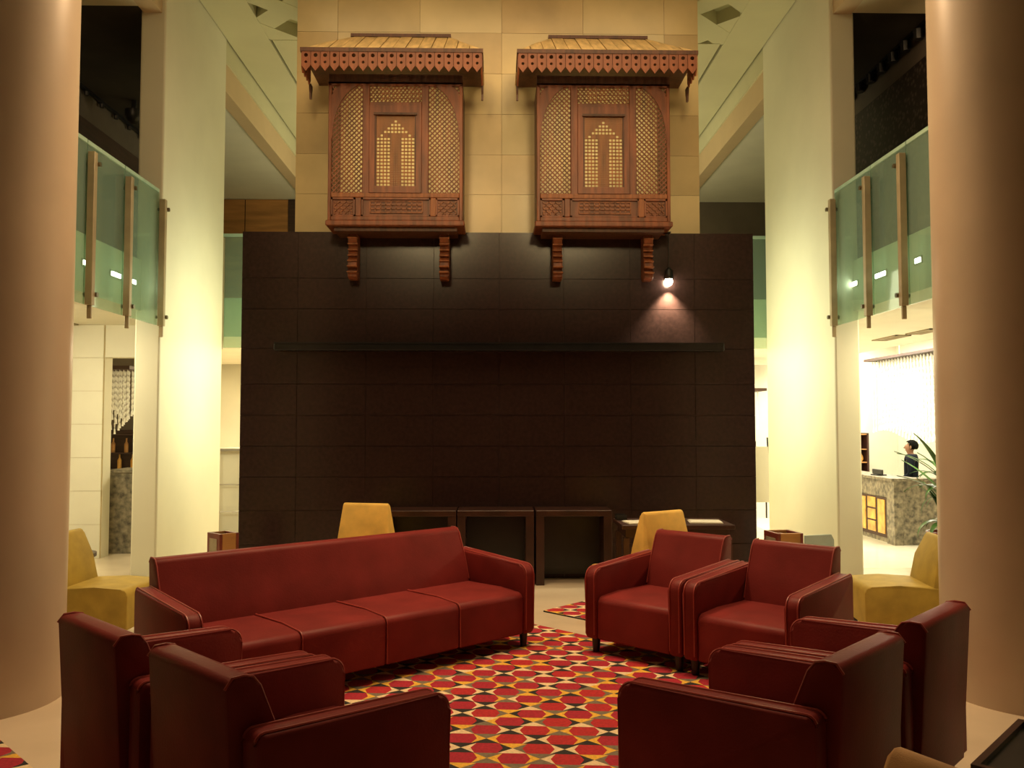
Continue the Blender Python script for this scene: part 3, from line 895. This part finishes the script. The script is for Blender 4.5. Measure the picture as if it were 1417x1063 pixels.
def place_armchair(x, y, ux, uy, label, z=0.0):
    o = chair0 if not used else copy_tree(chair0)
    used.append(o)
    o.location = (x, y, z); o.rotation_euler = (0, 0, math.atan2(-ux, uy))
    o['label'] = label
    return o

def from_back(mx, my, deg, back=0.37):
    """centre of a chair from the middle of its back's top edge; deg = heading from +y towards +x"""
    ux, uy = math.sin(R(deg)), math.cos(R(deg))
    return mx + back * ux, my + back * uy, ux, uy

RZ = 0.0125
place_armchair(*from_back(1.51, 6.49, 180 + 44), 'red leather armchair beside the gap, right of the long sofa', z=RZ)
place_armchair(*from_back(2.09, 5.91, 180 + 44), 'red leather armchair facing the rug, nearest the pale right column', z=RZ)
place_armchair(*from_back(-1.04, 3.05, 45), 'nearer red armchair at bottom left, its back and long arm towards us', z=RZ)
place_armchair(*from_back(-1.645, 3.60, 44), 'red armchair at far left, dark back against the round pillar', z=RZ)
place_armchair(*from_back(1.365, 3.18, -45), 'nearer red armchair at bottom right, its dark back towards us', z=RZ)
place_armchair(*from_back(1.95, 3.755, -45), 'red armchair at right with its back by the right round pillar', z=RZ)

# sofa
ux, uy = math.sin(R(180 - 41)), math.cos(R(180 - 41))
mx, my = (-2.126 - 0.306) / 2, (5.351 + 6.856) / 2
sofa = thing('red_sofa', 'long red leather sofa with four seat sections and yellow chair behind', 'sofa',
             (mx + .36 * ux, my + .36 * uy, RZ), math.atan2(-ux, uy))
build_seat_unit(sofa, 2.58, 4)


def slipper_chair(x, y, deg, m, label, hh=0.92, group='upholstered slipper chairs', z=0.0):
    ux, uy = math.sin(R(deg)), math.cos(R(deg))
    t = thing('slipper_chair', label, 'chair', (x, y, z), math.atan2(-ux, uy), group)
    obj('seat', seat_bm(-.26, .26, -0.26, 0.32, 0.13, 0.43, .05, .015), m, t, world=False, smooth=True)
    prof = [(-0.245, 0.13), (-0.16, 0.40), (-0.20, 0.62), (-0.275, hh - .03)] + arc(-.305, hh - .03, .03, .03, 10, 170, 5)[1:] + [(-0.40, 0.60), (-0.37, 0.13)]
    bm = prism(prof, -.26, .26, 'x', bevel=.015, seg=2)
    for v in bm.verts:
        if v.co.z > .4: v.co.x *= 1 - 0.16 * (v.co.z - .4) / .5
    obj('backrest', bm, m, t, world=False, smooth=True)
    for sx in (-.23, .23):
        for sy in (-.28, .26):
            obj('leg', lathe([(0.014, 0.0), (0.02, 0.13)], 10, (sx, sy, 0)), 'leg', t, world=False, smooth=True)
    return t

slipper_chair(-3.0, 6.62, 93, 'olive', 'mustard slipper chair at far left, beside the round pillar', 0.82)
slipper_chair(3.11, 6.55, -82, 'olive', 'mustard slipper chair at right, between pillar and red armchairs', 0.79)
slipper_chair(-1.09, 8.05, 14, 'mustard', 'yellow slipper chair behind the long red sofa', 0.93)
slipper_chair(1.21, 7.25, -33, 'mustard', 'yellow slipper chair at the desk behind the red armchairs', 0.92, z=RZ)
slipper_chair(1.525, 2.40, 61, 'tan', 'tan slipper chair whose back corner shows at the bottom right edge', 0.728)

# ------------------------------------------------------------------ tables
def console(x0, x1, label):
    y0, y1, h = 8.72, 9.13, 0.76
    t = thing('console_table', label, 'table', ((x0 + x1) / 2, (y0 + y1) / 2, 0))
    obj('tabletop', B((x0, x1, y0, y1, h - .06, h), bevel=.004), 'dark_wood', t)
    for a, b in ((x0, x0 + .085), (x1 - .085, x1)):
        obj('side_panel', B((a, b, y0 + .004, y1, 0, h - .06), bevel=.003), 'dark_wood', t)
    obj('back_panel', B((x0 + .085, x1 - .085, y1 - .03, y1, 0.05, h - .06)), 'shelf', t)
    return t
console(-1.16, -0.395, 'dark wood console partly hidden by the yellow chair and sofa')
console(-0.385, 0.40, 'dark wood console in the middle of the three at the wall')
console(0.42, 1.20, 'dark wood console at the right end of the three at the wall')

t = thing('writing_desk', 'dark wooden desk behind the right yellow chair', 'desk', (1.6, 8.07, 0))
obj('tabletop', B((1.16, 2.20, 7.78, 8.37, .68, .72), bevel=.004), 'dark_wood', t)
obj('apron', B((1.20, 2.16, 7.82, 8.33, .60, .68)), 'dark_wood', t)
for xx in (1.18, 2.13):
    for yy in (7.80, 8.30):
        obj('leg', B((xx, xx + .05, yy, yy + .05, 0, .60)), 'dark_wood', t)
def sheet(x, y, w, d, rz, label):
    bm = B((-w / 2, w / 2, -d / 2, d / 2, 0, .006), (-w / 2 + .01, w / 2 - .004, -d / 2 + .006, d / 2 - .01, .006, .011))
    o = obj('paper_sheets', bm, 'paper')
    o.location = (x, y, .7205); o.rotation_euler = (0, 0, R(rz))
    tag(o, label, 'paper')
sheet(1.32, 7.98, .20, .26, 8, 'white papers at the left end of the dark desk')
sheet(1.98, 8.02, .30, .26, -6, 'pale papers on the right end of the dark desk')
o = obj('pen_tray', B((-.05, .05, -.06, .06, 0, .03), (-.05, .05, -.06, -.05, .03, .05), (-.05, .05, .05, .06, .03, .05)), 'black')
o.location = (1.22, 8.25, .7205); tag(o, 'small black tray at the back corner of the dark desk', 'tray')

def box_rack(x, y, w, d, h, label, rz=0):
    t = thing('wooden_rack', label, 'rack', (x, y, 0), R(rz))
    obj('side_panel', B((-w / 2, -w / 2 + .03, -d / 2, d / 2, 0, h), bevel=.003), 'red_wood', t, world=False)
    obj('side_panel', B((w / 2 - .03, w / 2, -d / 2, d / 2, 0, h), bevel=.003), 'red_wood', t, world=False)
    obj('front_panel', B((-w / 2 + .03, w / 2 - .03, -d / 2, -d / 2 + .025, 0, h), bevel=.003), 'orange_wood', t, world=False)
    obj('back_panel', B((-w / 2 + .03, w / 2 - .03, d / 2 - .025, d / 2, 0, h), bevel=.003), 'orange_wood', t, world=False)
    obj('bottom', B((-w / 2 + .03, w / 2 - .03, -d / 2 + .025, d / 2 - .025, 0.04, .07)), 'red_wood', t, world=False)
    obj('divider', B((-.01, .01, -d / 2 + .03, d / 2 - .03, .07, h - .02)), 'red_wood', t, world=False)
    obj('inset_panel', B((-w / 2 - .004, -w / 2, -d / 2 + .05, d / 2 - .05, .08, h - .05)), 'vent', t, world=False)
    return t
box_rack(-2.62, 8.3, .20, .24, .60, 'honey and red wooden box rack left of the dark wall', 46)
box_rack(2.80, 8.25, .26, .30, .60, 'honey and red wooden box rack right of the dark wall', 8)
o = obj('folder', prism([(-.16, 0), (.16, 0), (.16, .42), (.13, .46), (-.16, .46)], -.012, .012, 'x'), 'blue_paper')
o.location = (3.10, 8.12, .0); o.rotation_euler = (0, 0, R(-74)); tag(o, 'pale blue folder standing beside the right wooden rack', 'folder')
o.scale = (1, 1, 1.27)
o = obj('folder', prism([(-.09, 0), (.09, 0), (.09, .17), (-.09, .17)], -.012, .012, 'x'), 'blue_paper')

# side table that carries the pale card behind the left slipper chair
t = thing('side_table', 'small dark side table half hidden by left round pillar', 'table', (-3.52, 7.12, 0))
obj('tabletop', lathe([(.22, .55), (.22, .58)], 24, (-3.52, 7.12, 0)), 'dark_wood', t)
obj('stem', lathe([(.025, .02), (.025, .55)], 12, (-3.52, 7.12, 0)), 'leg', t)
obj('base', lathe([(.16, 0), (.16, .02)], 24, (-3.52, 7.12, 0)), 'leg', t)
o.location = (-3.47, 7.08, .581); o.rotation_euler = (0, 0, R(-60)); tag(o, 'pale blue card standing at the edge of the left round pillar', 'card')

t = thing('coffee_table', 'black table corner at the bottom right edge of the picture', 'table', (2.13, 3.02, 0), R(45))
# its near-left edge runs at 45 degrees
obj('tabletop', B((-.30, .30, -.30, .30, .40, .43), bevel=.004), 'black', t, world=False)
obj('rim', B((-.32, .32, -.32, -.295, .38, .45), (-.32, .32, .295, .32, .38, .45), (-.32, -.295, -.295, .295, .38, .45), (.295, .32, -.295, .295, .38, .45)), 'dark_wood', t, world=False)
for sx in (-.28, .28):
    for sy in (-.28, .28):
        obj('leg', B((sx - .02, sx + .02, sy - .02, sy + .02, 0, .40)), 'dark_wood', t, world=False)

# ================================================================== GROUND FLOOR, LEFT
t = thing('stone_pedestal', 'grey granite bar end seen through the left doorway', 'counter', (-4.66, 11.15, 0))
obj('body', B((-4.90, -4.45, 10.95, 11.5, 0, 1.02)), 'grey_stone', t)
obj('top', B((-4.93, -4.42, 10.93, 11.53, 1.02, 1.06), bevel=.005), 'grey_stone', t)
def chandelier(x0, x1, y0, y1, z1, fz, nx, ny, label, r=.010, bead=.02, along=None):
    t = thing('crystal_chandelier', label, 'chandelier', ((x0 + x1) / 2, (y0 + y1) / 2, z1))
    obj('ceiling_plate', B((x0 - .06, x1 + .06, y0 - .06, y1 + .06, z1, z1 + .05)), 'dark_band', t)
    top = 3.36 if z1 > 2.6 else 2.87
    for q in (.15, .85):
        xx, yy = x0 + (x1 - x0) * q, y0 + (y1 - y0) * q
        obj('hanger', tube([(xx, yy, z1 + .05), (xx, yy, top)], .012, 8), 'metal', t)
    for i in range(nx):
        for j in range(ny):
            u, v = (i + .5) / nx, (j + .5) / ny
            x, y = x0 + (x1 - x0) * u, y0 + (y1 - y0) * v
            zb = fz(u, v)
            bm = bmesh.new()
            n = max(3, int((z1 - zb) / (bead * 3.2)))
            pts = []; rr = []
            for k in range(n):
                z = z1 - (z1 - zb) * k / n
                pts += [(x, y, z), (x, y, z - bead * .9)]
                rr += [r * .35, r]
            pts.append((x, y, zb)); rr.append(r * 1.5)
            tube(pts, rr, 4, bm)
            obj('strand', bm, 'crystal', t)
    return t
chandelier(-5.75, -5.25, 12.2, 12.7, 2.42, lambda u, v: 1.45 + .55 * abs(u - .62) + .25 * v, 9, 3, 'crystal strand chandelier hanging beyond the left doorway', .012, .025)
t = thing('display_cabinet', 'dark bar cabinet with glowing bottles beyond the left doorway', 'cabinet', (-5.9, 13.4, 0))
obj('carcass', B((-6.5, -5.25, 13.35, 13.58, 0, 1.55)), 'dark_band', t)
for z in (.95, 1.2, 1.48):
    obj('shelf', B((-6.48, -5.27, 13.22, 13.35, z - .02, z)), 'dark_wood', t)
for i in range(9):
    o = obj('bottle', lathe([(.03, 0), (.032, .13), (.012, .17), (.012, .22)], 10, (0, 0, 0)), random.choice(['panel_gold', 'red_wood', 'orange_wood']), smooth=True)
    o.location = (-6.2 + i * .1, 13.28, .951 + (0.25 if i % 2 else 0)); tag(o, ORD[i] + ' bottle from the left on the dark cabinet beyond the doorway', 'bottle', 'bottles in the dark cabinet')

# white sideboard left gap
t = thing('buffet_counter', 'white counter with steel frame in the gap left of the dark wall', 'counter', (-3.6, 12.9, 0))
obj('body', B((-4.1, -3.0, 12.75, 13.3, 0, 1.24)), 'white', t)
obj('top', B((-4.15, -2.95, 12.6, 13.35, 1.24, 1.28), bevel=.005), 'metal', t)
for xx in (-4.08, -3.72, -3.2):
    obj('leg', tube([(xx, 12.65, 0), (xx, 12.65, 1.24)], .015, 8), 'metal', t)
for zz in (.35, .75):
    obj('rail', tube([(-4.08, 12.65, zz), (-3.72, 12.65, zz)], .01, 8), 'metal', t)
o = obj('wooden_tray', B((-.18, .18, -.1, .1, 0, .015), (-.18, .18, -.1, -.085, .015, .05), (-.18, .18, .085, .1, .015, .05), (-.18, -.165, -.085, .085, .015, .05), (.165, .18, -.085, .085, .015, .05)), 'red_wood')
o.location = (-3.55, 12.85, 1.281); tag(o, 'low red brown tray on the white counter left of the dark wall', 'tray')

# right gap: poster easel, brown chair
t = thing('easel', 'white poster board on a thin black easel right of the dark wall', 'easel', (3.72, 11.9, 0))
obj('board', prism([(11.84, .55), (11.86, .55), (11.98, 1.32), (11.96, 1.32)], 3.36, 3.86, 'x'), 'paper', t)
for xx in (3.36, 3.86):
    obj('leg', tube([(xx, 11.80, 0), (xx, 11.99, 1.45)], .012, 8), 'black', t)
obj('leg', tube([(3.61, 12.35, 0), (3.61, 11.99, 1.45)], .012, 8), 'black', t)
t = thing('brown_chair', 'small brown chair far behind, right of the easel', 'chair', (4.55, 14.6, 0))
obj('seat', B((4.33, 4.77, 14.4, 14.85, .42, .50), bevel=.02), 'orange_wood', t)
obj('backrest', B((4.33, 4.77, 14.36, 14.42, .50, .95), bevel=.02), 'orange_wood', t)
for xx in (4.36, 4.74):
    for yy in (14.42, 14.82):
        obj('leg', tube([(xx, yy, 0), (xx, yy, .42)], .015, 8), 'leg', t)
t = thing('dark_sideboard', 'dark low sideboard against the far wall right of the dark wall', 'cabinet', (4.6, 17.6, 0))
obj('body', B((4.0, 5.4, 17.5, 17.95, 0.9, 1.28)), 'dark_band', t)
obj('leg', B((4.05, 4.15, 17.6, 17.9, 0, .9)), 'dark_band', t)
obj('leg', B((5.25, 5.35, 17.6, 17.9, 0, .9)), 'dark_band', t)
chandelier(4.2, 4.95, 15.6, 16.2, 2.25, lambda u, v: 1.35 + .2 * u, 8, 2, 'crystal strand chandelier far behind, right of the dark wall', .012, .025)

# ================================================================== RECEPTION
ZR = -0.35
t = thing('reception_desk', 'grey granite reception desk with gold wooden panels on its front', 'desk', (7.0, 15.5, ZR))
obj('side_wall', B((6.62, 7.75, 13.92, 14.10, ZR, .70)), 'grey_stone', t)
obj('corner_post', B((6.55, 6.70, 13.88, 14.15, ZR, .70)), 'grey_stone', t)
obj('front_wall', B((6.60, 6.72, 14.15, 17.2, ZR, .70)), 'grey_stone', t)
obj('counter_top', B((6.50, 7.02, 13.86, 17.25, .70, .745), (7.02, 7.78, 13.86, 14.20, .70, .745), bevel=.004), 'grey_stone', t)
pf = obj('panel_frame', B((6.575, 6.60, 14.18, 16.9, ZR + .08, .40)), 'dark_band', t)
for i in range(7):
    for j in range(3):
        y0 = 14.24 + i * .37; z0 = ZR + .14 + j * .205
        if i % 2 == 0:
            if j == 0:
                obj('inlay', B((6.56, 6.576, y0 + .02, y0 + .28, ZR + .14, .36), bevel=.003), 'panel_gold', pf)
        else:
            obj('inlay', B((6.56, 6.576, y0, y0 + .30, z0, z0 + .175), bevel=.003), 'panel_gold', pf)
chandelier(7.72, 8.15, 13.2, 17.4, 2.92, lambda u, v: 1.38 + .12 * math.sin(v * 9) + .1 * u, 3, 34, 'wide curtain of crystal strands above the reception desk', .016, .034)
t = thing('desk_monitor', 'low black screen lying on the reception desk top', 'monitor', (6.68, 14.75, .745))
obj('base', B((6.60, 6.78, 14.62, 14.85, .745, .765)), 'black', t)
obj('screen', B((6.66, 6.69, 14.55, 14.92, .765, .85), bevel=.004), 'black', t)
t = thing('display_shelf', 'dark shelf unit with small warm objects at the back of reception', 'shelf', (7.4, 17.75, ZR))
obj('carcass', B((7.0, 7.78, 17.9, 17.98, ZR, 1.45)), 'dark_band', t)
for a, b in ((7.0, 7.04), (7.74, 7.78)):
    obj('side_panel', B((a, b, 17.55, 17.9, ZR, 1.45)), 'dark_wood', t)
for z in (.2, .62, .85, 1.12, 1.43):
    obj('shelf', B((7.04, 7.74, 17.57, 17.9, z - .02, z)), 'orange_wood', t)
for i in range(4):
    o = obj('ornament', lathe([(.03, 0), (.06, .05), (.05, .12), (.02, .17)], 10, (0, 0, 0)), ['panel_gold', 'red_wood', 'paper', 'panel_gold'][i], smooth=True)
    o.location = (7.24 + .14 * i, 17.7, .851 if i % 2 else 1.121); tag(o, ORD[i] + ' ornament from the left on the shelf unit behind reception', 'ornament', 'ornaments behind reception')

# receptionist
def skin_body(name, pts, edges, m, parent, root=0, sub=2):
    me = bpy.data.meshes.new(name)
    me.from_pydata([p[0] for p in pts], edges, [])
    o = bpy.data.objects.new(name, me); COL.objects.link(o)
    o.parent = parent
    md = o.modifiers.new('skin', 'SKIN'); md.use_smooth_shade = True
    for i, p in enumerate(pts):
        sv = me.skin_vertices[0].data[i]
        sv.radius = p[1] if isinstance(p[1], tuple) else (p[1], p[1])
        sv.use_root = (i == root)
    sd = o.modifiers.new('sub', 'SUBSURF'); sd.levels = sub; sd.render_levels = sub
    me.materials.append(M[m])
    return o

def make_person():
    t = thing('person', 'person in a dark navy suit with short black hair standing behind the reception desk', 'person', (7.27, 14.75, ZR), R(60))
    # local: faces +y
    P = []; E = []
    def add(p, r, par=None):
        P.append((p, r)); i = len(P) - 1
        if par is not None: E.append((par, i))
        return i
    pel = add((0, 0, .94), (.15, .11))
    wa = add((0, 0.0, 1.10), (.135, .10), pel)
    ch = add((0, -.005, 1.28), (.16, .115), wa)
    sh = add((0, -.015, 1.40), (.12, .09), ch)
    nk = add((0, -.005, 1.46), .052, sh)
    nk2 = add((0, .008, 1.49), .052, nk)
    hb = add((0, .015, 1.54), (.066, .080), nk2)
    hm = add((0, .01, 1.595), (.074, .092), hb)
    ht = add((0, .0, 1.65), (.06, .075), hm)
    for s in (-1, 1):
        a = add((s * .185, -.01, 1.385), .062, sh)
        el = add((s * .235, -.02, 1.12), .046, a)
        wr = add((s * .19, .20, .99), .032, el)
        hd = add((s * .17, .27, .975), (.038, .022), wr)
        h = add((s * .095, 0, .86), .088, pel)
        kn = add((s * .10, .015, .48), .06, h)
        an = add((s * .10, -.01, .09), .042, kn)
        add((s * .105, .13, .045), (.042, .032), an)
    b = skin_body('body', P, E, 'skin', t)
    # five fingers on each hand
    for s in (-1, 1):
        for k in range(4):
            x = s * (.145 + .017 * k)
            ln = (.075, .085, .08, .062)[k]
            skin_body('finger', [((x, .285, .975), .009), ((x, .30 + ln * .4, .972), .0085), ((x, .30 + ln * .8, .955), .007)], [(0, 1), (1, 2)], 'skin', b, 0, 1)
        skin_body('thumb', [((s * .145, .25, .975), .011), ((s * .12, .285, .968), .0095), ((s * .112, .315, .958), .008)], [(0, 1), (1, 2)], 'skin', b, 0, 1)
    # suit: jacket and trousers grown a little outside the body
    P = []; E = []
    pel = add((0, 0, .90), (.175, .135)); wa = add((0, 0, 1.10), (.155, .12), pel); ch = add((0, -.005, 1.28), (.18, .132), wa)
    sh = add((0, -.015, 1.41), (.135, .095), ch); add((0, -.01, 1.452), (.068, .066), sh)
    for s in (-1, 1):
        a = add((s * .19, -.01, 1.385), .075, sh); el = add((s * .24, -.02, 1.12), .06, a); add((s * .195, .17, 1.0), .045, el)
    skin_body('jacket', P, E, 'suit', t)
    P = []; E = []
    pel = add((0, 0, .95), (.15, .12))
    for s in (-1, 1):
        h = add((s * .095, 0, .84), .10, pel); kn = add((s * .10, .015, .48), .078, h); add((s * .10, -.01, .07), .066, kn)
    skin_body('trousers', P, E, 'suit', t)
    for s in (-1, 1):
        skin_body('shoe', [((s * .103, -.05, .045), .045), ((s * .104, .04, .042), .046), ((s * .107, .15, .034), .036)], [(0, 1), (1, 2)], 'black', t, 0, 1)
    # hair cap, face
    bm = bmesh.new()
    bmesh.ops.create_uvsphere(bm, u_segments=20, v_segments=14, radius=1)
    for v in bm.verts:
        v.co = Vector((v.co.x * .090, v.co.y * .112 - .018, v.co.z * .104 + 1.612))
    bmesh.ops.delete(bm, geom=[v for v in bm.verts if v.co.y > .028 + max(0, v.co.z - 1.63) * 0.9 or v.co.z < 1.535], context='VERTS')
    h = obj('hair', bm, 'hair', t, world=False, smooth=True)
    sol = h.modifiers.new('thick', 'SOLIDIFY'); sol.thickness = .012
    obj('nose', prism([(.085, 1.60), (.122, 1.568), (.085, 1.558)], -.012, .012, 'x', bevel=.003, seg=1), 'skin', t, world=False)
    for s in (-1, 1):
        obj('eye', lathe([(.003, -.006), (.008, 0), (.003, .006)], 8, (s * .03, .092, 1.60)), 'black', t, world=False)
        obj('ear', prism(arc(-.005, 1.585, .016, .03, 0, 330, 8), s * .078, s * .092, 'x'), 'skin', t, world=False)
    obj('mouth', B((-.022, .022, .083, .092, 1.526, 1.534)), 'red_wood', t, world=False)
    return t
make_person()

# potted plant near the right pillar
t = thing('potted_plant', 'tall strap leaved green plant in a red pot beside the right round pillar', 'plant', (4.61, 8.6, 0))
obj('pot', lathe([(.13, 0), (.17, .15), (.20, .40), (.21, .55), (.19, .55), (.17, .47)], 24, (4.61, 8.6, 0)), 'pot', t, smooth=True)
obj('soil', lathe([(.175, .49), (.175, .50)], 20, (4.61, 8.6, 0)), 'soil', t)
leafmesh = []
for k in range(4):
    bm = bmesh.new()
    n = 9; ln = (.62, .52, .70, .45)[k]; droop = (.5, .9, .3, 1.3)[k]; wd = .05
    prev = None
    x = 0; z = 0; a = R(72 - 8 * k)
    for i in range(n + 1):
        f = i / n
        w = wd * math.sin(math.pi * min(1, .12 + f * .88)) ** .7 * (1 - .3 * f)
        row = [bm.verts.new((x, -w, z + .006)), bm.verts.new((x, 0, z - .003)), bm.verts.new((x, w, z + .006))]
        if prev:
            bm.faces.new((prev[0], prev[1], row[1], row[0])); bm.faces.new((prev[1], prev[2], row[2], row[1]))
        prev = row
        x += math.cos(a) * ln / n; z += math.sin(a) * ln / n; a -= droop * 2.0 / n
    me = bpy.data.meshes.new('leaf'); bm.to_mesh(me); bm.free(); me.materials.append(M['leaf'])
    for p in me.polygons: p.use_smooth = True
    leafmesh.append(me)
rnd = random.Random(4)
for hx, hy, hz in ((4.57, 8.55, 1.06), (4.67, 8.64, .88), (4.59, 8.54, .66)):
    obj('stem', tube([(4.61 + (hx - 4.61) * .4, 8.6 + (hy - 8.6) * .4, .49), (hx, hy, hz)], [.018, .014], 8), 'stem', t)
    for k in range(24):
        o = bpy.data.objects.new('leaf', rnd.choice(leafmesh)); COL.objects.link(o); o.parent = t
        o.location = (hx - 4.61, hy - 8.6, hz - .10 * rnd.random())
        o.rotation_euler = (0, R(rnd.uniform(-25, 15)), R(k * 137.5 + rnd.uniform(-15, 15)))
        s_ = rnd.uniform(.7, 1.0); o.scale = (s_, s_, s_)
